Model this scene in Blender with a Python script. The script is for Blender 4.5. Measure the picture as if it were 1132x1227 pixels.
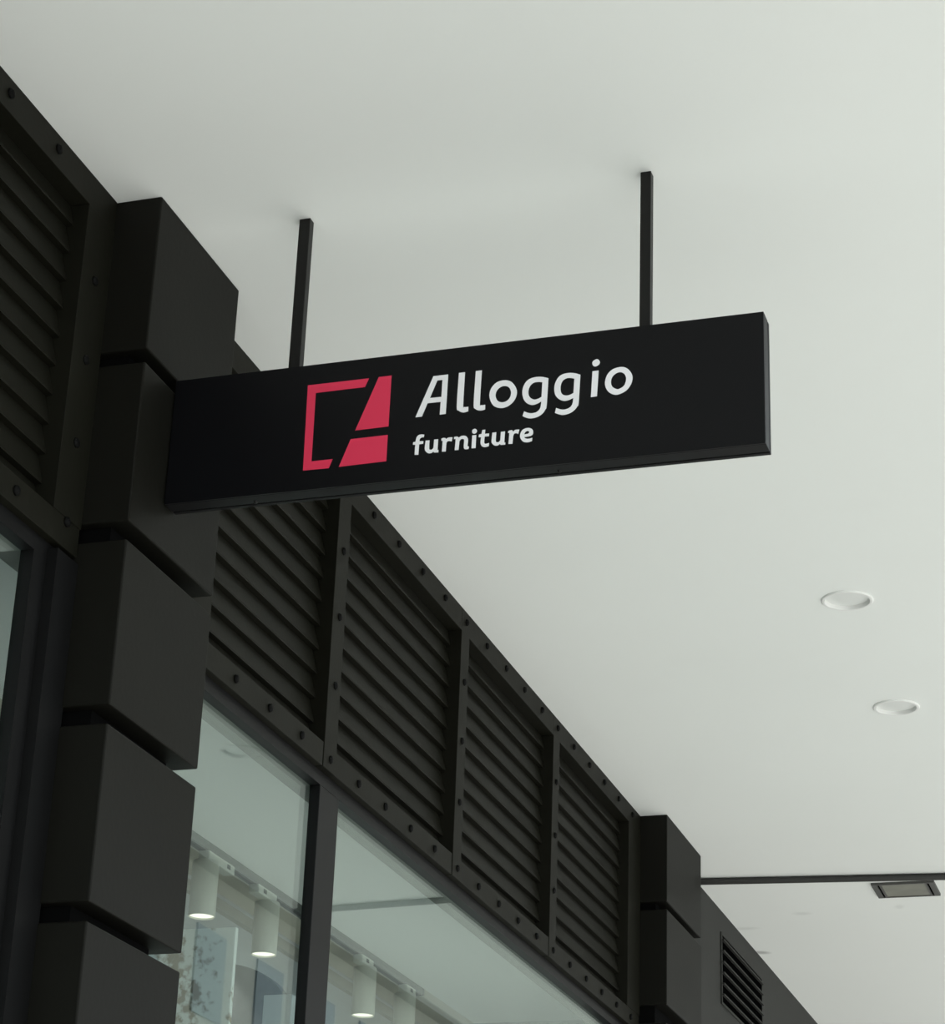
import bpy, bmesh, math
from mathutils import Vector, Matrix

for o in list(bpy.data.objects):
    bpy.data.objects.remove(o, do_unlink=True)
S = bpy.context.scene
COL = S.collection

# ------------------------------------------------------------------ camera
# axes: X points out of the facade to the street, Y runs along the facade, Z up.
EYE = 1.6                                  # eye height above the pavement
RC = ((0.9518787, 0.3043751, 0.0358158),   # camera right in world axes
      (-0.0923572, 0.3963169, -0.9134567),  # camera down
      (-0.2922279, 0.8661921, 0.4053568))   # camera forward
FPX = 2827.3
cam = bpy.data.cameras.new('camera')
cam.sensor_fit = 'HORIZONTAL'
cam.sensor_width = 36.0
cam.lens = FPX * 36.0 / 1132.0
cam.clip_start = 0.05
cam.clip_end = 500
camo = bpy.data.objects.new('camera', cam)
COL.objects.link(camo)
r, d, f = (Vector(v) for v in RC)
m = Matrix((r, -d, -f)).transposed().to_4x4()
m.translation = (0, 0, EYE)
camo.matrix_world = m
S.camera = camo

# ------------------------------------------------------------------ light: an overcast sky, open on the street side
w = bpy.data.worlds.new('sky')
S.world = w
w.use_nodes = True
bg = w.node_tree.nodes['Background']
bg.inputs['Color'].default_value = (0.86, 0.95, 1.0, 1)
bg.inputs['Strength'].default_value = 0.8
sun = bpy.data.lights.new('sun', 'SUN')
sun.energy = 1.5
sun.angle = math.radians(12)
sun.color = (1.0, 0.985, 0.96)
suno = bpy.data.objects.new('sun', sun)
COL.objects.link(suno)
suno.rotation_euler = Vector((-math.cos(math.radians(64)), 0.12, -math.sin(math.radians(64)))).to_track_quat('-Z', 'Y').to_euler()
S.view_settings.view_transform = 'Standard'
S.view_settings.look = 'None'
S.view_settings.gamma = 1
S.view_settings.use_curve_mapping = False
S.view_settings.exposure = 1.38


def pix(x, y):
    v = Vector(((x - 566) / FPX, (y - 613.5) / FPX, 1.0))
    return r * v.x + d * v.y + f * v.z


def pix_on_y(x, y, Y):
    v = pix(x, y)
    return v * (Y / v.y)                    # relative to the eye


# ------------------------------------------------------------------ materials
MATS = {}


def mat(name, col, rough=0.5, metal=0.0, spec=0.5, noise=0.0, nscale=8.0, bump=0.0, bscale=60.0):
    if name in MATS:
        return MATS[name]
    ma = bpy.data.materials.new(name)
    ma.use_nodes = True
    nt = ma.node_tree
    b = nt.nodes['Principled BSDF']
    b.inputs['Roughness'].default_value = rough
    b.inputs['Metallic'].default_value = metal
    b.inputs['Specular IOR Level'].default_value = spec
    tc = nt.nodes.new('ShaderNodeTexCoord')
    if noise:
        n = nt.nodes.new('ShaderNodeTexNoise')
        n.inputs['Scale'].default_value = nscale
        n.inputs['Detail'].default_value = 5
        nt.links.new(tc.outputs['Object'], n.inputs['Vector'])
        rp = nt.nodes.new('ShaderNodeValToRGB')
        rp.color_ramp.elements[0].position = 0.3
        rp.color_ramp.elements[1].position = 0.7
        rp.color_ramp.elements[0].color = tuple(c * (1 - noise) for c in col) + (1,)
        rp.color_ramp.elements[1].color = tuple(min(1, c * (1 + noise)) for c in col) + (1,)
        nt.links.new(n.outputs['Fac'], rp.inputs['Fac'])
        nt.links.new(rp.outputs['Color'], b.inputs['Base Color'])
    else:
        b.inputs['Base Color'].default_value = tuple(col) + (1,)
    if bump:
        n2 = nt.nodes.new('ShaderNodeTexNoise')
        n2.inputs['Scale'].default_value = bscale
        n2.inputs['Detail'].default_value = 3
        nt.links.new(tc.outputs['Object'], n2.inputs['Vector'])
        bp = nt.nodes.new('ShaderNodeBump')
        bp.inputs['Strength'].default_value = bump
        bp.inputs['Distance'].default_value = 0.01
        nt.links.new(n2.outputs['Fac'], bp.inputs['Height'])
        nt.links.new(bp.outputs['Normal'], b.inputs['Normal'])
    MATS[name] = ma
    return ma


def emissive(name, col, strength):
    ma = bpy.data.materials.new(name)
    ma.use_nodes = True
    b = ma.node_tree.nodes['Principled BSDF']
    b.inputs['Base Color'].default_value = (0.9, 0.9, 0.85, 1)
    b.inputs['Emission Color'].default_value = tuple(col) + (1,)
    b.inputs['Emission Strength'].default_value = strength
    return ma


def glass_material():
    ma = bpy.data.materials.new('shop_glass')
    ma.use_nodes = True
    nt = ma.node_tree
    nt.nodes.clear()
    N = nt.nodes.new
    out = N('ShaderNodeOutputMaterial')
    mix = N('ShaderNodeMixShader')
    tr = N('ShaderNodeBsdfTransparent')
    tr.inputs['Color'].default_value = (0.90, 0.94, 0.925, 1)
    gl = N('ShaderNodeBsdfGlossy')
    gl.inputs['Roughness'].default_value = 0.0
    gl.inputs['Color'].default_value = (0.92, 0.99, 0.96, 1)
    lw = N('ShaderNodeLayerWeight')
    lw.inputs['Blend'].default_value = 0.5
    p = N('ShaderNodeMath'); p.operation = 'POWER'; p.inputs[1].default_value = 5
    q = N('ShaderNodeMath'); q.operation = 'MULTIPLY_ADD'
    q.inputs[1].default_value = 0.95
    q.inputs[2].default_value = 0.05
    L = nt.links.new
    L(lw.outputs['Facing'], p.inputs[0])
    L(p.outputs[0], q.inputs[0])
    L(q.outputs[0], mix.inputs[0])
    L(tr.outputs[0], mix.inputs[1])
    L(gl.outputs[0], mix.inputs[2])
    L(mix.outputs[0], out.inputs['Surface'])
    return ma


def mottle_material():
    ma = bpy.data.materials.new('brown_mottle')
    ma.use_nodes = True
    nt = ma.node_tree
    b = nt.nodes['Principled BSDF']
    b.inputs['Roughness'].default_value = 0.6
    tc = nt.nodes.new('ShaderNodeTexCoord')
    big = nt.nodes.new('ShaderNodeTexNoise')
    big.inputs['Scale'].default_value = 6.0
    big.inputs['Detail'].default_value = 2
    vor = nt.nodes.new('ShaderNodeTexNoise')
    vor.inputs['Scale'].default_value = 34.0
    vor.inputs['Detail'].default_value = 6
    mul = nt.nodes.new('ShaderNodeMath'); mul.operation = 'MULTIPLY'
    L = nt.links.new
    L(tc.outputs['Object'], big.inputs['Vector'])
    L(tc.outputs['Object'], vor.inputs['Vector'])
    L(big.outputs['Fac'], mul.inputs[0])
    L(vor.outputs['Fac'], mul.inputs[1])
    rp = nt.nodes.new('ShaderNodeValToRGB')
    e = rp.color_ramp.elements
    e[0].position = 0.25; e[0].color = (0.62, 0.66, 0.64, 1)
    e[1].position = 0.33; e[1].color = (0.20, 0.17, 0.12, 1)
    L(mul.outputs[0], rp.inputs['Fac'])
    L(rp.outputs['Color'], b.inputs['Base Color'])
    return ma


M_OLIVE = mat('dark_olive_paint', (0.0080, 0.0078, 0.0050), 0.55, spec=0.10, noise=0.12, nscale=3, bump=0.04)
M_CLAD = mat('pillar_cladding', (0.0072, 0.0070, 0.0053), 0.5, spec=0.08, noise=0.08, nscale=2.5, bump=0.03)
M_CORE = mat('pillar_groove', (0.003, 0.003, 0.003), 0.8, spec=0.03)
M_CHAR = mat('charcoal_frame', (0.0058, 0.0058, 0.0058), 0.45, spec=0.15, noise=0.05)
M_GREY = mat('grey_wall_paint', (0.0205, 0.0208, 0.0185), 0.6, spec=0.18, noise=0.12, nscale=1.2, bump=0.05)
M_BOLT = mat('bolt_shade_dark', (0.003, 0.003, 0.0027), 0.6, spec=0.08)  # near-black: the shading on the bolt heads is put into the colour
M_BACK = mat('louver_backing', (0.002, 0.002, 0.002), 0.9, spec=0.0)
M_CEIL = mat('white_soffit_paint', (0.84, 0.855, 0.83), 0.7, noise=0.012, nscale=0.9, bump=0.02, bscale=25)


def scuffs(ma, marks):
    """a few grey rub marks on the soffit: (x, y, half length, half width, turn, depth)"""
    nt = ma.node_tree
    b = nt.nodes['Principled BSDF']
    src = b.inputs['Base Color'].links[0].from_socket
    tc = nt.nodes.new('ShaderNodeTexCoord')
    for (x, y, a, c, rot, dep) in marks:
        mp = nt.nodes.new('ShaderNodeMapping')
        mp.vector_type = 'TEXTURE'
        mp.inputs['Location'].default_value = (x, y, 0)
        mp.inputs['Rotation'].default_value = (0, 0, rot)
        mp.inputs['Scale'].default_value = (a, c, 1)
        ln = nt.nodes.new('ShaderNodeVectorMath'); ln.operation = 'LENGTH'
        mr = nt.nodes.new('ShaderNodeMapRange')
        mr.inputs['From Min'].default_value = 0.3
        mr.inputs['From Max'].default_value = 1.0
        mr.inputs['To Min'].default_value = dep
        mr.inputs['To Max'].default_value = 0.0
        mx = nt.nodes.new('ShaderNodeMixRGB')
        mx.inputs['Color2'].default_value = (0.22, 0.22, 0.21, 1)
        nt.links.new(tc.outputs['Object'], mp.inputs['Vector'])
        nt.links.new(mp.outputs[0], ln.inputs[0])
        nt.links.new(ln.outputs['Value'], mr.inputs['Value'])
        nt.links.new(mr.outputs[0], mx.inputs['Fac'])
        nt.links.new(src, mx.inputs['Color1'])
        src = mx.outputs[0]
    nt.links.new(src, b.inputs['Base Color'])


scuffs(M_CEIL, [(-2.42, 12.26, 0.06, 0.045, 0.5, 0.6), (-2.40, 11.74, 0.09, 0.04, 0.0, 0.16), (-2.06, 11.49, 0.06, 0.04, 0.1, 0.16), (-1.57, 11.44, 0.03, 0.05, 0.2, 0.14)])
M_PAVE = mat('street_paving', (0.46, 0.45, 0.42), 0.8, noise=0.1, nscale=1.0)
M_SIGN = mat('sign_face_black', (0.0032, 0.0032, 0.0040), 0.35, spec=0.17)
M_SIGNF = mat('sign_housing_black', (0.007, 0.007, 0.0075), 0.45, spec=0.12)
M_ROD = mat('hanger_black', (0.009, 0.0086, 0.0078), 0.45, spec=0.2)
M_RED = mat('crimson_vinyl', (0.72, 0.026, 0.082), 0.5)
M_LETTER = mat('white_vinyl', (0.88, 0.87, 0.88), 0.5)
M_WHITE = mat('white_lamp_paint', (0.80, 0.80, 0.78), 0.4)
M_DIFF = mat('frosted_diffuser', (0.78, 0.79, 0.77), 0.35)
M_PIPE = mat('black_pipe', (0.020, 0.020, 0.018), 0.45)
M_FLOODF = mat('flood_frame', (0.07, 0.07, 0.065), 0.5)
M_FLOODL = mat('flood_lens', (0.26, 0.26, 0.22), 0.25, noise=0.1, nscale=9)
M_ICEIL = mat('shop_ceiling_white', (0.72, 0.72, 0.70), 0.7)
M_IBEIGE = mat('shop_soffit_beige', (0.48, 0.45, 0.38), 0.7)
M_IWALL = mat('shop_wall_bluegrey', (0.36, 0.38, 0.40), 0.7, noise=0.05, nscale=2)
M_ITRIM_REFL = mat('trim_and_reflection_grey', (0.22, 0.22, 0.20), 0.6)  # wall trim, and the painted reflection under the window heads
M_RAIL = mat('track_grey', (0.07, 0.075, 0.07), 0.45)
M_RAILD = mat('track_slot_dark', (0.02, 0.02, 0.02), 0.5)
M_LAMP = emissive('spot_lamp_glow', (1.0, 0.97, 0.78), 0.52)
M_GLASS = glass_material()
M_MOTTLE = mottle_material()
M_BLOB = mat('bluegrey_board', (0.12, 0.135, 0.15), 0.9, noise=0.1, nscale=30)
M_PALE = mat('pale_box', (0.50, 0.53, 0.54), 0.6)
M_IFLOOR = mat('shop_floor', (0.35, 0.33, 0.30), 0.5)


# ------------------------------------------------------------------ building helpers
def link(name, me, parent=None, loc=(0, 0, 0)):
    o = bpy.data.objects.new(name, me)
    COL.objects.link(o)
    o.location = loc
    if parent is not None:
        o.parent = parent
    return o


def thing(name, label, cat, loc, group=None):
    o = bpy.data.objects.new(name, None)
    o.empty_display_size = 0.1
    COL.objects.link(o)
    o.location = (loc[0], loc[1], loc[2] + EYE)
    tag(o, label, cat, group)
    return o


def tag(o, label, cat, group=None):
    o['label'] = label
    o['category'] = cat
    if group:
        o['group'] = group
    return o


def wpos(o):
    p = Vector((0, 0, 0))
    while o is not None:
        p += Vector(o.location)
        o = o.parent
    return p


MESH = {}


def box_mesh(sx, sy, sz, ma, bevel):
    key = (round(sx, 4), round(sy, 4), round(sz, 4), ma.name, bevel)
    if key in MESH:
        return MESH[key]
    bm = bmesh.new()
    bmesh.ops.create_cube(bm, size=1)
    for v in bm.verts:
        v.co = Vector((v.co.x * sx, v.co.y * sy, v.co.z * sz))
    if bevel:
        bmesh.ops.bevel(bm, geom=list(bm.edges), offset=bevel, segments=2, profile=0.5, affect='EDGES')
    me = bpy.data.meshes.new('box')
    bm.to_mesh(me); bm.free()
    me.materials.append(ma)
    MESH[key] = me
    return me


def box(name, x0, x1, y0, y1, z0, z1, ma, parent=None, bevel=0.0, kind=None):
    """axis-aligned box; x, y in metres, z relative to the eye"""
    x0, x1 = min(x0, x1), max(x0, x1)
    me = box_mesh(x1 - x0, y1 - y0, z1 - z0, ma, bevel)
    c = Vector(((x0 + x1) / 2, (y0 + y1) / 2, (z0 + z1) / 2 + EYE))
    if parent is not None:
        c = c - wpos(parent)
    o = link(name, me, parent, c)
    if kind:
        o['kind'] = kind
    return o


def mesh_obj(name, verts, faces, ma, parent=None, loc=(0, 0, 0), smooth=False):
    me = bpy.data.meshes.new(name)
    me.from_pydata(verts, [], faces)
    me.validate()
    bm = bmesh.new(); bm.from_mesh(me)
    bmesh.ops.recalc_face_normals(bm, faces=bm.faces)
    bm.to_mesh(me); bm.free()
    me.materials.append(ma)
    if smooth:
        for p in me.polygons:
            p.use_smooth = True
    return link(name, me, parent, loc)


def lathe_mesh(profile, ma, n=32, smooth_angle=True):
    verts, faces = [], []
    for (rad, z) in profile:
        for k in range(n):
            a = 2 * math.pi * k / n
            verts.append((rad * math.cos(a), rad * math.sin(a), z))
    for i in range(len(profile) - 1):
        for k in range(n):
            a, b = i * n + k, i * n + (k + 1) % n
            faces.append((a, b, b + n, a + n))
    if profile[0][0] > 1e-6:
        pass
    me = bpy.data.meshes.new('lathe')
    me.from_pydata(verts, [], faces)
    bm = bmesh.new(); bm.from_mesh(me)
    bmesh.ops.remove_doubles(bm, verts=bm.verts, dist=1e-6)
    bmesh.ops.recalc_face_normals(bm, faces=bm.faces)
    bm.to_mesh(me); bm.free()
    me.materials.append(ma)
    for p in me.polygons:
        p.use_smooth = True
    try:
        me.set_sharp_from_angle(angle=math.radians(40))
    except Exception:
        pass
    return me


# ------------------------------------------------------------------ key planes (metres, z from the eye)
H = 3.0            # canopy soffit
XF = -2.4435       # facade frame front
XP = -2.3235       # pillar front
XG = -2.4885       # glass
FLOOR = -EYE
ZH = 2.014         # window head
DL = ((-1.1505, 7.396), (-1.1505, 8.506))
DLR = 0.078

# ------------------------------------------------------------------ setting
fl = box('floor', -12, 60, -40, 140, FLOOR - 0.2, FLOOR, M_PAVE, kind='structure')

# canopy ceiling with round openings for the two recessed lamps
CX1 = -0.398
bm = bmesh.new()


def loop(pts):
    vs = [bm.verts.new(p) for p in pts]
    return vs, [bm.edges.new((vs[i], vs[(i + 1) % len(vs)])) for i in range(len(vs))]


edges = []
_, e = loop([(-2.9, -14, 0), (CX1, -14, 0), (CX1, 34, 0), (-2.9, 34, 0)])
outer = e
edges += e
rings = []
for (cx, cy) in DL:
    _, e = loop([(cx + DLR * math.cos(2 * math.pi * k / 40), cy + DLR * math.sin(2 * math.pi * k / 40), 0) for k in range(40)])
    rings.append(e)
    edges += e
bmesh.ops.triangle_fill(bm, use_beauty=True, use_dissolve=False, edges=edges)
ext = bmesh.ops.extrude_edge_only(bm, edges=[ed for ed in bm.edges if ed.is_boundary])
for v in [g for g in ext['geom'] if isinstance(g, bmesh.types.BMVert)]:
    v.co.z += 0.25
bmesh.ops.recalc_face_normals(bm, faces=bm.faces)
me = bpy.data.meshes.new('ceiling')
bm.to_mesh(me); bm.free()
me.materials.append(M_CEIL)
ceil = link('ceiling', me, None, (0, 0, H + EYE))
ceil['kind'] = 'structure'
roof = box('slab', -2.9, CX1, -14, 34, H + 0.25, H + 0.45, M_CEIL, parent=ceil)

# backing wall behind the louvres, plain wall beyond the far pillar, wall over the near end
wl = box('wall_left', XF - 0.40, XF - 0.10, 1.0, 10.10, 2.30, H + 0.05, M_BACK, kind='structure')
wf = box('wall_left_far', XF - 0.45, XF, 10.30, 34.0, FLOOR, H + 0.05, M_GREY, kind='structure')
wn = box('wall_left_near', XF - 0.45, XF, -14.0, 1.0, FLOOR, H + 0.05, M_GREY, kind='structure')

# shop display box
ib = box('wall_back', -3.67, -3.55, 0.9, 10.3, FLOOR, 2.2, M_IWALL, kind='structure')
box('trim_1', -3.55, -3.525, 0.9, 10.2, 2.13, 2.17, M_ITRIM_REFL, kind='structure')
ic = box('ceiling_shop', -3.305, -2.522, 0.9, 10.3, 2.2, 2.3, M_ICEIL, kind='structure')
ic2 = box('ceiling_shop_soffit', -3.67, -3.305, 0.9, 10.3, 2.2, 2.3, M_IBEIGE, kind='structure')
box('floor_shop', -3.55, XG - 0.05, 1.0, 10.2, FLOOR, FLOOR + 0.12, M_IFLOOR, kind='structure')
box('wall_shop_end', -3.55, XG - 0.05, 10.1, 10.3, FLOOR + 0.12, 2.2, M_IWALL, kind='structure')
box('wall_shop_near', -3.55, XG - 0.05, 0.9, 1.0, FLOOR + 0.12, 2.2, M_IWALL, kind='structure')


# ------------------------------------------------------------------ windows
def window(name, y0, y1, mulls, jamb0, jamb1):
    root = bpy.data.objects.new(name, None)
    COL.objects.link(root)
    root.location = (XG, y0, FLOOR + EYE)
    root['kind'] = 'structure'
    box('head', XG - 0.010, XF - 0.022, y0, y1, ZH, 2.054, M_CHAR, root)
    box('head_reflection_strip', -2.572, XG - 0.012, y0, y1, ZH + 0.004, 2.053, M_ITRIM_REFL, root)  # added strip, its grey stands in for the dark reflection under the head
    box('head_riser', -2.536, -2.522, y0, y1, 2.053, 2.2, M_ICEIL, root)
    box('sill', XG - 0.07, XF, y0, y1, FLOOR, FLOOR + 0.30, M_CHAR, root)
    spans = []
    last = y0 + jamb0
    if jamb0:
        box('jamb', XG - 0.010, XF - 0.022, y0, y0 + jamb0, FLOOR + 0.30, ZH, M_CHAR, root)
    for (a, b) in mulls:
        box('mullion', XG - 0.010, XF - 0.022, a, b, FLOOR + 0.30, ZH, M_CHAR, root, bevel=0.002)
        spans.append((last, a))
        last = b
    spans.append((last, y1 - jamb1))
    if jamb1:
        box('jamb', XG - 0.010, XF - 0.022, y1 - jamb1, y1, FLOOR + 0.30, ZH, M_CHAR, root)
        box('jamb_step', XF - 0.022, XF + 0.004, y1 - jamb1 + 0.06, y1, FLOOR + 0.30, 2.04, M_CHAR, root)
    for (a, b) in spans:
        box('pane', XG - 0.008, XG, a - 0.004, b + 0.004, FLOOR + 0.295, ZH + 0.005, M_GLASS, root)
    return root


window('window_1', 1.0, 4.44, [(2.55, 2.69)], 0.1, 0.165)
window('window_2', 4.90, 9.72, [(6.040, 6.191)], 0.0, 0.06)


# ------------------------------------------------------------------ louvre panels
def slat_mesh(length):
    key = ('slat', round(length, 3))
    if key in MESH:
        return MESH[key]
    # blade profile in (x, z): sloping outwards to its lower lip, then a short hem turned inwards
    prof = [(0.0, 0.0), (0.0, 0.006), (-0.019, 0.075), (-0.022, 0.075), (-0.006, 0.009), (-0.0215, 0.004), (-0.0215, 0.0)]
    n = len(prof)
    h = length / 2
    v = [(x, -h, z) for x, z in prof] + [(x, h, z) for x, z in prof]
    fcs = [(i, (i + 1) % n, (i + 1) % n + n, i + n) for i in range(n)]
    fcs += [tuple(range(n))[::-1], tuple(range(n, 2 * n))]
    me = bpy.data.meshes.new('slat')
    me.from_pydata(v, [], fcs)
    bm = bmesh.new(); bm.from_mesh(me)
    bmesh.ops.recalc_face_normals(bm, faces=bm.faces)
    bm.to_mesh(me); bm.free()
    me.materials.append(M_OLIVE)
    MESH[key] = me
    return me


def bolt_mesh():
    if 'bolt' in MESH:
        return MESH['bolt']
    n = 8
    rings = [(0.0125, 0.0), (0.0125, 0.004), (0.009, 0.008), (0.004, 0.0095)]
    v, fcs = [], []
    for (rad, x) in rings:
        for k in range(n):
            a = 2 * math.pi * k / n
            v.append((x, rad * math.cos(a), rad * math.sin(a)))
    for i in range(len(rings) - 1):
        for k in range(n):
            fcs.append((i * n + k, i * n + (k + 1) % n, (i + 1) * n + (k + 1) % n, (i + 1) * n + k))
    fcs.append(tuple(range((len(rings) - 1) * n, len(rings) * n)))
    me = bpy.data.meshes.new('bolt')
    me.from_pydata(v, [], fcs)
    bm = bmesh.new(); bm.from_mesh(me)
    bmesh.ops.recalc_face_normals(bm, faces=bm.faces)
    bm.to_mesh(me); bm.free()
    me.materials.append(M_BOLT)
    MESH['bolt'] = me
    return me


ZT, ZB0, ZB1 = 2.917, 2.054, 2.125


def louver_panel(label, y0, y1, stiles, bolts_rail, bolts_stile):
    root = thing('louver_panel', label, 'louver panel', (XF, (y0 + y1) / 2, ZB0), 'louvred panels above the shop windows')
    base = wpos(root)
    box('top_rail', XF - 0.06, XF, y0, y1, ZT, H, M_OLIVE, root, bevel=0.0015)
    g = 0.004
    box('bottom_rail', XF - 0.06, XF, y0 + g, y1 - g, ZB0, ZB1, M_OLIVE, root, bevel=0.0015)
    lo, hi = y0, y1
    for (a, b) in stiles:
        lowz = ZB0 if (b - a) < 0.12 else ZB1
        box('stile', XF - 0.06, XF + 0.0015, a, b, lowz, ZT, M_OLIVE, root, bevel=0.0015)
        if a - y0 < 0.05:
            lo = b
        else:
            hi = a
    box('backing', XF - 0.072, XF - 0.066, y0 + 0.002, y1 - 0.002, ZB1, ZT, M_BACK, root)
    sm = slat_mesh(hi - lo)
    for k in range(-1, 10):
        z = 2.186 + 0.075 * k
        link('slat', sm, root, Vector((XF - 0.036, (lo + hi) / 2, z + EYE)) - base)
    for (yy, zz) in [(y, z) for y in bolts_rail for z in (2.962, 2.089)] + list(bolts_stile):
        link('bolt', bolt_mesh(), root, Vector((XF + 0.0005, yy, zz + EYE)) - base)
    return root


def stile_bolts(y):
    return [(y, z) for z in (2.741, 2.530, 2.315)]


SP = 0.2355
louver_panel('dark olive louvred panel on the near side of the pillar under the sign', 2.9, 4.436, [(4.30, 4.436)],
             [4.128 - SP * k for k in range(5)], stile_bolts(4.365) + [(4.365, 2.116)])
louver_panel('dark louvred panel next to the pillar, partly behind the hanging sign', 4.90, 5.995, [(4.90, 5.165)],
             [5.823 - SP * k for k in range(3)], [])
louver_panel('second dark louvred panel from the pillar beside the sign', 5.995, 7.175, [(5.995, 6.092)],
             [6.047 + SP * k for k in range(5)], stile_bolts(6.047))
louver_panel('third dark louvred panel from the pillar beside the sign', 7.175, 8.325, [(7.175, 7.262)],
             [7.226 + 0.2335 * k for k in range(5)], stile_bolts(7.22))
louver_panel('dark louvred panel adjoining the wider pillar near the ceiling pipe', 8.325, 9.71, [(8.325, 8.412), (9.50, 9.71)],
             [8.38 + SP * k for k in range(6)], stile_bolts(8.37))


# ------------------------------------------------------------------ block pillars
def pillar(label, y0, y1, zs):
    root = thing('block_pillar', label, 'pillar', (XP, (y0 + y1) / 2, FLOOR), 'pillars of stacked dark blocks')
    box('core', XF - 0.07, XP - 0.058, y0 + 0.030, y1 - 0.055, FLOOR, H, M_CORE, root)
    for (a, b) in zs:
        box('block', XF - 0.02, XP, y0, y1, a, b, M_CLAD, root, bevel=0.004)
    return root


Z1 = [(2.584, 3.0), (2.140, 2.548), (1.696, 2.093), (1.252, 1.652), (0.808, 1.2095)]
k = 0.808
while k - 0.043 > FLOOR + 0.05:
    top = k - 0.043
    k = max(top - 0.40, FLOOR)
    Z1.append((k, top))
pillar('black pillar of stacked square blocks behind the inner end of the hanging sign', 4.4355, 4.9165, Z1)
Z2 = [(2.614, 3.0)] + [(a, b) for a, b in Z1[1:]]
Z2[1] = (2.170, 2.580)
pillar('wider black pillar of stacked blocks where the ceiling pipe ends', 9.705, 10.373, Z2)

# ------------------------------------------------------------------ vent grille on the far wall
vg = thing('vent_grille', 'dark recessed vent grille with thin slats on the grey wall', 'vent', (XF, 11.85, 2.54))
vy0, vy1, vz0, vz1 = 11.34, 12.37, 2.53, 2.888
box('backing', XF, XF + 0.003, vy0 + 0.01, vy1 - 0.01, vz0 + 0.01, vz1 - 0.01, M_BACK, vg)
for (a, b, c, dd) in ((vy0, vy1, vz1 - 0.012, vz1), (vy0, vy1, vz0, vz0 + 0.012), (vy0, vy0 + 0.02, vz0 + 0.012, vz1 - 0.012), (vy1 - 0.02, vy1, vz0 + 0.012, vz1 - 0.012)):
    box('frame', XF, XF + 0.006, a, b, c, dd, M_GREY, vg)
for k in range(6):
    z = vz0 + 0.045 + k * 0.0545
    box('slat', XF + 0.001, XF + 0.016, vy0 + 0.015, vy1 - 0.015, z, z + 0.008, M_GREY, vg)

# ------------------------------------------------------------------ hanging sign
SY0, SY1 = 4.599, 4.662
SX0, SX1 = -2.3195, -0.8825
SZ0, SZ1 = 2.2493, 2.5768
sign = thing('hanging_sign', 'long black shop sign with red emblem and white lettering hung on two rods', 'sign', ((SX0 + SX1) / 2, (SY0 + SY1) / 2, SZ0))
box('housing', SX0, SX1, SY0 + 0.004, SY1 - 0.018, SZ0, SZ1, M_SIGNF, sign, bevel=0.0015)
box('face_panel', SX0, SX1 - 0.0005, SY0, SY0 + 0.004, SZ0 + 0.0005, SZ1 - 0.0005, M_SIGN, sign)
box('joint', SX0 + 0.004, SX1 - 0.004, SY1 - 0.018, SY1 - 0.013, SZ0 + 0.004, SZ1 - 0.004, M_BOLT, sign)
box('back_panel', SX0, SX1, SY1 - 0.013, SY1, SZ0, SZ1, M_SIGNF, sign, bevel=0.0015)
for (a, b) in ((-2.038, -2.009), (-1.1745, -1.149)):
    box('hanger_rod', a, b, 4.620, 4.645, SZ1 - 0.001, H, M_ROD, sign, bevel=0.0015)
sb = wpos(sign)
screw = lathe_mesh([(0.0, -0.006), (0.004, -0.005), (0.0055, 0.0), (0.0, 0.0005)], M_ROD, 10)
for x in (-2.10, -1.36):
    link('screw', screw, sign, Vector((x, SY1 - 0.030, SZ0 + EYE)) - sb)


def smooth_path(pts, corners, n=5):
    """closed path; points whose index is in corners stay sharp, the others are rounded"""
    m_ = len(pts)
    out = []
    P = [Vector(p) for p in pts]
    for i in range(m_):
        a, b = P[i], P[(i + 1) % m_]
        ca, cb = i in corners, (i + 1) % m_ in corners
        if ca and cb:
            out.append(a)
            continue
        p0 = a if ca else P[i - 1]
        p3 = b if cb else P[(i + 2) % m_]
        for s in range(n):
            t = s / n
            out.append(0.5 * ((2 * a) + (b - p0) * t + (2 * p0 - 5 * a + 4 * b - p3) * t * t + (3 * a - p0 - 3 * b + p3) * t ** 3))
    return out


def decal(name, contours, ma, ox, oy, sc, thick=0.0012, label=None):
    """flat vinyl shape on the sign face; contours are (points, corner indices or 'all')"""
    cu = bpy.data.curves.new('decal', 'CURVE')
    cu.dimensions = '2D'
    cu.fill_mode = 'BOTH'
    cu.extrude = thick / 2
    allp = []
    for pts, cor in contours:
        idx = set(range(len(pts))) if cor == 'all' else set(cor)
        q = [pix_on_y(ox + p.x / sc, oy + p.y / sc, SY0) for p in smooth_path(pts, idx)]
        allp.append([(p.x, p.z) for p in q])
    cx = sum(p[0] for p in allp[0]) / len(allp[0])
    cz = sum(p[1] for p in allp[0]) / len(allp[0])
    for pts in allp:
        sp = cu.splines.new('POLY')
        sp.points.add(len(pts) - 1)
        for i, (x, z) in enumerate(pts):
            sp.points[i].co = (x - cx, z - cz, 0, 1)
        sp.use_cyclic_u = True
    tmp = bpy.data.objects.new('decal', cu)
    COL.objects.link(tmp)
    me = bpy.data.meshes.new_from_object(tmp.evaluated_get(bpy.context.evaluated_depsgraph_get()))
    bpy.data.objects.remove(tmp)
    bpy.data.curves.remove(cu)
    me.transform(Matrix.Rotation(math.radians(90), 4, 'X'))
    me.materials.clear()
    me.materials.append(ma)
    o = link(name, me, sign, Vector((cx, SY0 - thick / 2 + 0.0002, cz + EYE)) - sb)
    if label:
        o['label'] = label
    return o


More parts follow.
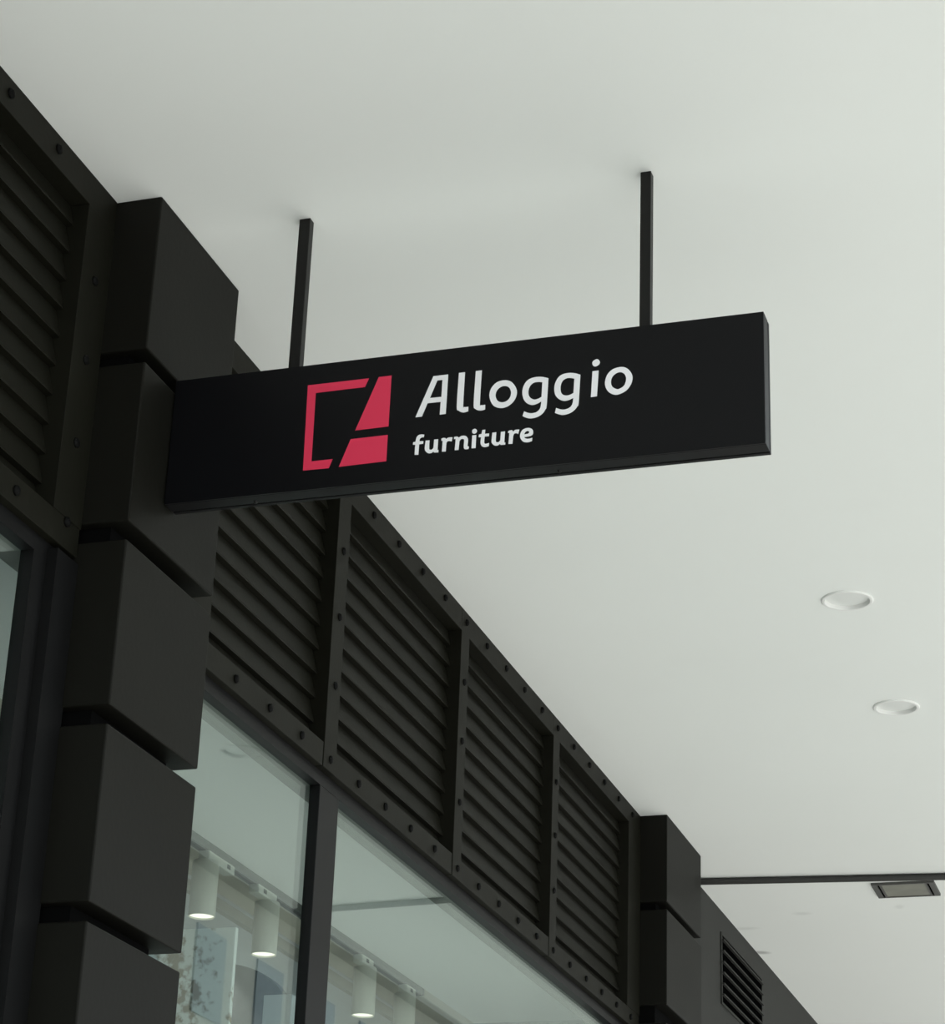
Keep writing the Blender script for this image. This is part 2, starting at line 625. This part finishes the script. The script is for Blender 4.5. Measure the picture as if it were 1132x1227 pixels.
LG = (355, 440, 9.433)
decal('emblem_bracket', [([(132, 207), (822, 127), (777, 225), (220, 292), (172, 1066), (410, 1040), (367, 1142), (76, 1170)], 'all')], M_RED, *LG, label='crimson open bracket of the emblem')
decal('emblem_wedge', [([(933, 113), (1077, 96), (1042, 670), (666, 717)], 'all')], M_RED, *LG, label='crimson tapering upper wedge of the emblem')
decal('emblem_block', [([(615, 815), (1034, 767), (1017, 1063), (481, 1128)], 'all')], M_RED, *LG, label='crimson lower block of the emblem')

A1 = (490, 430, 11.32)
decal('letter', [([(88, 795), (332, 238), (532, 213), (498, 747), (418, 757), (430, 585), (252, 603), (175, 783)], 'all'),
                 ([(385, 293), (455, 286), (440, 518), (283, 533)], 'all')], M_LETTER, *A1)
decal('letter', [([(678, 193), (760, 183), (735, 620), (748, 655), (805, 652), (803, 712), (735, 728), (672, 703), (648, 640)], (0, 1, 4, 5))], M_LETTER, *A1)
decal('letter', [([(907, 168), (988, 158), (962, 595), (978, 630), (1033, 625), (1031, 688), (965, 703), (900, 680), (878, 612)], (0, 1, 4, 5))], M_LETTER, *A1)
A2 = (580, 420, 11.32)
decal('letter', [([(288, 405), (380, 435), (443, 540), (420, 660), (330, 752), (220, 782), (118, 740), (72, 620), (100, 510), (180, 430)], ()),
                 ([(275, 482), (335, 500), (365, 565), (350, 640), (300, 690), (235, 705), (180, 680), (155, 615), (170, 550), (215, 502)], ())], M_LETTER, *A2)
decal('letter', [([(872, 378), (848, 740), (830, 800), (790, 857), (720, 903), (635, 922), (570, 912), (522, 890), (543, 828), (600, 848), (650, 852), (712, 836), (755, 795), (770, 740), (775, 690),
                   (720, 722), (650, 740), (580, 715), (535, 660), (518, 580), (530, 500), (575, 420), (640, 378), (720, 360), (800, 362)], (0, 7, 8, 14)),
                 ([(790, 432), (778, 630), (735, 655), (680, 667), (630, 645), (603, 600), (602, 540), (625, 480), (670, 440), (730, 428)], (0, 1))], M_LETTER, *A2)
A3 = (660, 420, 10.29)
decal('letter', [([(363, 300), (342, 640), (325, 690), (290, 735), (230, 775), (155, 795), (100, 788), (50, 770), (65, 710), (110, 725), (160, 730), (218, 713), (255, 680), (272, 630), (275, 585),
                   (220, 612), (160, 622), (100, 600), (55, 550), (42, 475), (55, 400), (100, 325), (160, 290), (230, 278), (300, 283)], (0, 7, 8, 14)),
                 ([(290, 348), (278, 525), (235, 548), (185, 557), (140, 540), (120, 495), (122, 430), (145, 375), (190, 345), (240, 340)], (0, 1))], M_LETTER, *A3)
ii = decal('letter', [([(512, 258), (588, 248), (567, 565), (493, 576)], 'all'),
                      ([(565, 108), (600, 130), (597, 168), (548, 198), (515, 180), (516, 138)], ())], M_LETTER, *A3)
decal('letter', [([(870, 205), (950, 230), (1003, 310), (990, 410), (920, 500), (805, 547), (710, 510), (667, 420), (690, 310), (760, 235)], ()),
                 ([(855, 268), (905, 290), (928, 350), (908, 425), (862, 465), (815, 478), (760, 450), (740, 395), (755, 330), (800, 285)], ())], M_LETTER, *A3)
B1 = (490, 510, 14.15)
decal('letter', [([(260, 155), (250, 200), (215, 202), (185, 225), (178, 268), (243, 265), (240, 308), (172, 318), (158, 495), (95, 497), (108, 325), (68, 325), (72, 285), (112, 275), (125, 215), (155, 170), (205, 152)],
                  (0, 1, 4, 5, 6, 7, 8, 9, 10, 11, 12, 13))], M_LETTER, *B1)
decal('letter', [([(283, 257), (348, 252), (342, 380), (356, 410), (388, 408), (415, 380), (428, 238), (495, 232), (485, 405), (500, 412), (497, 455), (425, 458), (412, 440), (380, 465), (330, 470), (285, 440), (268, 390)],
                  (0, 1, 5, 6, 7, 9, 10, 11, 12))], M_LETTER, *B1)
decal('letter', [([(548, 225), (575, 213), (615, 212), (630, 230), (670, 205), (738, 200), (722, 270), (690, 262), (650, 268), (632, 300), (622, 440), (557, 442), (570, 270), (550, 262)],
                  (0, 3, 5, 6, 9, 10, 11, 13))], M_LETTER, *B1)
decal('letter', [([(765, 195), (815, 188), (845, 205), (900, 175), (960, 178), (995, 215), (1000, 270), (992, 345), (1015, 355), (1010, 395), (965, 402), (930, 380), (935, 250), (915, 228), (880, 232), (855, 265), (840, 412), (775, 418), (790, 240), (765, 232)],
                  (0, 2, 8, 9, 15, 16, 17, 19))], M_LETTER, *B1)
B2 = (560, 500, 13.32)
decal('letter', [([(78, 292), (140, 285), (130, 492), (65, 497)], 'all'),
                 ([(115, 186), (148, 203), (147, 240), (112, 264), (80, 250), (80, 208)], ())], M_LETTER, *B2)
decal('letter', [([(238, 205), (285, 200), (278, 265), (347, 260), (342, 303), (275, 308), (268, 400), (288, 426), (345, 412), (340, 462), (280, 478), (230, 462), (210, 415), (217, 320), (178, 320), (185, 278), (225, 268)],
                  (0, 1, 2, 3, 4, 5, 8, 9, 13, 14, 15, 16))], M_LETTER, *B2)
decal('letter', [([(398, 247), (460, 242), (452, 370), (467, 400), (500, 398), (525, 370), (535, 235), (600, 228), (590, 395), (605, 402), (602, 438), (530, 443), (520, 425), (480, 452), (430, 450), (392, 415), (386, 370)],
                  (0, 1, 5, 6, 7, 9, 10, 11, 12))], M_LETTER, *B2)
decal('letter', [([(650, 225), (680, 212), (715, 210), (728, 235), (765, 203), (828, 198), (810, 268), (780, 255), (745, 265), (728, 310), (718, 425), (655, 427), (668, 265), (648, 252)],
                  (0, 3, 5, 6, 9, 10, 11, 13))], M_LETTER, *B2)
decal('letter', [([(1048, 235), (1040, 275), (1000, 300), (905, 318), (930, 340), (975, 345), (1035, 330), (1030, 380), (970, 400), (900, 395), (853, 350), (840, 290), (865, 220), (920, 182), (985, 173), (1035, 195)],
                  (3, 6, 7)),
                 ([(905, 275), (925, 235), (965, 220), (988, 240), (965, 265)], (0,))], M_LETTER, *B2)

# ------------------------------------------------------------------ ceiling fittings
ring = lathe_mesh([(0.087, 0.0), (0.087, -0.003), (0.084, -0.006), (0.076, -0.006), (0.073, -0.002), (0.070, 0.028), (0.072, 0.030), (0.0775, 0.0), (0.087, 0.0)], M_WHITE, 48)
disc = lathe_mesh([(0.0, 0.005), (0.05, 0.006), (0.0722, 0.008), (0.0715, 0.014), (0.0, 0.014)], M_DIFF, 48)
for i, (x, y) in enumerate(DL):
    t = thing('downlight', ['round white recessed downlight, the one closer to the hanging sign', 'round white recessed downlight, the one closer to the ceiling pipe'][i],
              'light', (x, y, H), 'recessed downlights in the canopy ceiling')
    link('trim_ring', ring, t)
    link('diffuser', disc, t)

fx0, fx1, fy0, fy1 = -1.637, -1.341, 10.977, 11.222
fd = thing('ceiling_floodlight', 'flat rectangular dark framed lamp with grey lens set into the white ceiling', 'light', ((fx0 + fx1) / 2, (fy0 + fy1) / 2, H))
z0, z1 = H - 0.012, H + 0.0
box('frame', fx0, fx1, fy0, fy0 + 0.012, z0, z1, M_FLOODF, fd)
box('frame', fx0, fx1, fy1 - 0.012, fy1, z0, z1, M_FLOODF, fd)
for (a, b) in ((fx0, fx0 + 0.026), (fx0 + 0.036, fx0 + 0.046), (fx1 - 0.026, fx1), (fx1 - 0.046, fx1 - 0.036)):
    box('end_bar', a, b, fy0 + 0.012, fy1 - 0.012, z0, z1, M_FLOODF, fd)
box('lens', fx0 + 0.046, fx1 - 0.046, fy0 + 0.012, fy1 - 0.012, z0 + 0.003, z1, M_FLOODL, fd)
box('slot', fx0 + 0.026, fx0 + 0.036, fy0 + 0.012, fy1 - 0.012, z0 + 0.006, z1, M_BACK, fd)
box('slot', fx1 - 0.036, fx1 - 0.026, fy0 + 0.012, fy1 - 0.012, z0 + 0.006, z1, M_BACK, fd)

# pipe on the ceiling, running out from the far pillar slightly askew
pa, pb = Vector((XF - 0.002, 10.752, H - 0.016)), Vector((-0.41, 10.956, H - 0.016))
dirv = pb - pa
prof = lathe_mesh([(0.0, 0.0), (0.016, 0.0), (0.016, dirv.length), (0.0, dirv.length)], M_PIPE, 16)
pp = link('ceiling_pipe', prof, None, (pa.x, pa.y, pa.z + EYE))
pp.rotation_euler = dirv.to_track_quat('Z', 'Y').to_euler()
tag(pp, 'thin black pipe running across the white ceiling from the wall', 'pipe')

# ------------------------------------------------------------------ shop display: tracks and spotlights
XR = -3.325
for (a, b, lab) in ((6.62, 8.075, 'grey lighting track inside the shop window before the mullion'), (8.20, 9.385, 'grey lighting track inside the shop window beyond the mullion')):
    t = thing('lighting_track', lab, 'track', (XR, (a + b) / 2, 2.2), 'lighting tracks in the shop window')
    box('side', XR + 0.010, XR + 0.020, a, b, 2.172, 2.2, M_RAIL, t)
    box('side', XR - 0.020, XR - 0.010, a, b, 2.172, 2.2, M_RAIL, t)
    box('slot', XR - 0.010, XR + 0.010, a, b, 2.1735, 2.2, M_RAILD, t)
    box('end_cap', XR - 0.021, XR + 0.021, b, b + 0.018, 2.171, 2.2, M_RAILD, t)
    box('end_cap', XR - 0.021, XR + 0.021, a - 0.018, a, 2.171, 2.2, M_RAILD, t)

M_SPOT = mat('spotlight_paint', (0.55, 0.55, 0.50), 0.45)
body = lathe_mesh([(0.0, 0.0), (0.043, 0.0), (0.0455, -0.003), (0.0455, -0.190), (0.0435, -0.192), (0.0420, -0.185), (0.0420, -0.186)], M_SPOT, 32)
lampd = lathe_mesh([(0.0, -0.186), (0.0424, -0.186), (0.0424, -0.182), (0.0, -0.182)], M_LAMP, 32)
stem = lathe_mesh([(0.012, 0.004), (0.012, 0.0), (0.0, 0.0)], M_WHITE, 16)
spots = [(7.165, 7.30, 'lit white cylinder spotlight next to the block pillar, behind glass'),
         (7.715, 7.63, 'lit white cylinder spotlight near the track end beside the mullion'),
         (8.745, 8.70, 'lit white cylinder spotlight nearest the mullion on the further track'),
         (9.225, 9.235, 'white cylinder spotlight at the end of the further track')]
for (y, ya, lab) in spots:
    t = thing('track_spotlight', lab, 'spotlight', (XR, y, 2.140), 'cylinder spotlights in the shop window')
    tb = wpos(t)
    link('body', body, t)
    link('lamp_disc', lampd, t)
    link('stem', stem, t)
    ld = bpy.data.lights.new('spot_beam', 'SPOT')
    ld.energy = 4.0
    ld.spot_size = math.radians(70)
    ld.color = (1.0, 0.95, 0.82)
    ld.shadow_soft_size = 0.03
    lo_ = bpy.data.objects.new('spot_beam', ld)
    COL.objects.link(lo_)
    lo_.parent = t
    lo_.location = (0, 0, -0.20)
    lo, hi = min(y - 0.03, ya - 0.055), max(y + 0.03, ya + 0.055)
    box('adapter', XR - 0.017, XR + 0.024, lo, hi, 2.140, 2.172, M_SPOT, t, bevel=0.004)
    box('latch', XR + 0.0235, XR + 0.0255, ya - 0.012, ya + 0.014, 2.149, 2.164, M_RAIL, t)

# upright shapes standing behind the shop glass
pr = box('mottled_panel', -3.47, -2.943, 6.60, 6.62, FLOOR + 0.12, 1.758, M_MOTTLE, bevel=0.003)  # pale upright panel with brown noise mottling
tag(pr, 'tall pale panel mottled with brown inside the shop window', 'screen')
wb = box('upright_box', -3.007, -2.908, 7.00, 7.10, FLOOR + 0.12, 1.637, M_PALE, bevel=0.003)
tag(wb, 'slim pale upright box in the shop window beside the mullion', 'box')
# blue-grey board with a rounded top
pts = []
bw, bt = 0.27, 1.815
for k in range(25):
    a = math.pi * k / 24
    pts.append((-3.315 + bw * math.cos(a), bt - 0.16 + 0.16 * math.sin(a)))
pts += [(-3.315 - bw, FLOOR + 0.12), (-3.315 + bw, FLOOR + 0.12)]
n = len(pts)
v = [(x, -0.03, z) for x, z in pts] + [(x, 0.03, z) for x, z in pts]
fc = [tuple(range(n)), tuple(range(n, 2 * n))[::-1]] + [(i, (i + 1) % n, (i + 1) % n + n, i + n) for i in range(n)]
bo = mesh_obj('rounded_board', v, fc, M_BLOB, None, (0, 7.30, EYE))
tag(bo, 'blue-grey board with rounded top standing behind the pale upright box', 'board')

# ------------------------------------------------------------------ building across the street (mirrored in the shop glass)
bx, by0, by1, bh = 21.0, 24.0, 100.0, 19.0
bd = thing('street_building', 'long beige building with rows of windows across the street', 'building', (bx, (by0 + by1) / 2, FLOOR))
M_BEIGE = mat('beige_render', (0.36, 0.33, 0.28), 0.8, noise=0.08, nscale=0.3)
M_PANE = mat('dark_window_glass', (0.06, 0.075, 0.09), 0.15)
box('wall', bx, bx + 12, by0, by1, FLOOR, FLOOR + bh, M_BEIGE, bd)
box('cornice', bx - 0.5, bx + 0.2, by0 - 0.3, by1 + 0.3, FLOOR + bh - 0.9, FLOOR + bh, mat('grey_cornice', (0.20, 0.19, 0.17), 0.8), bd)
for i in range(18):
    for j in range(4):
        y = by0 + 3 + i * 4.1
        z = FLOOR + 1.4 + j * 4.3
        box('window', bx - 0.06, bx + 0.05, y, y + 1.9, z, z + 2.3, M_PANE, bd)
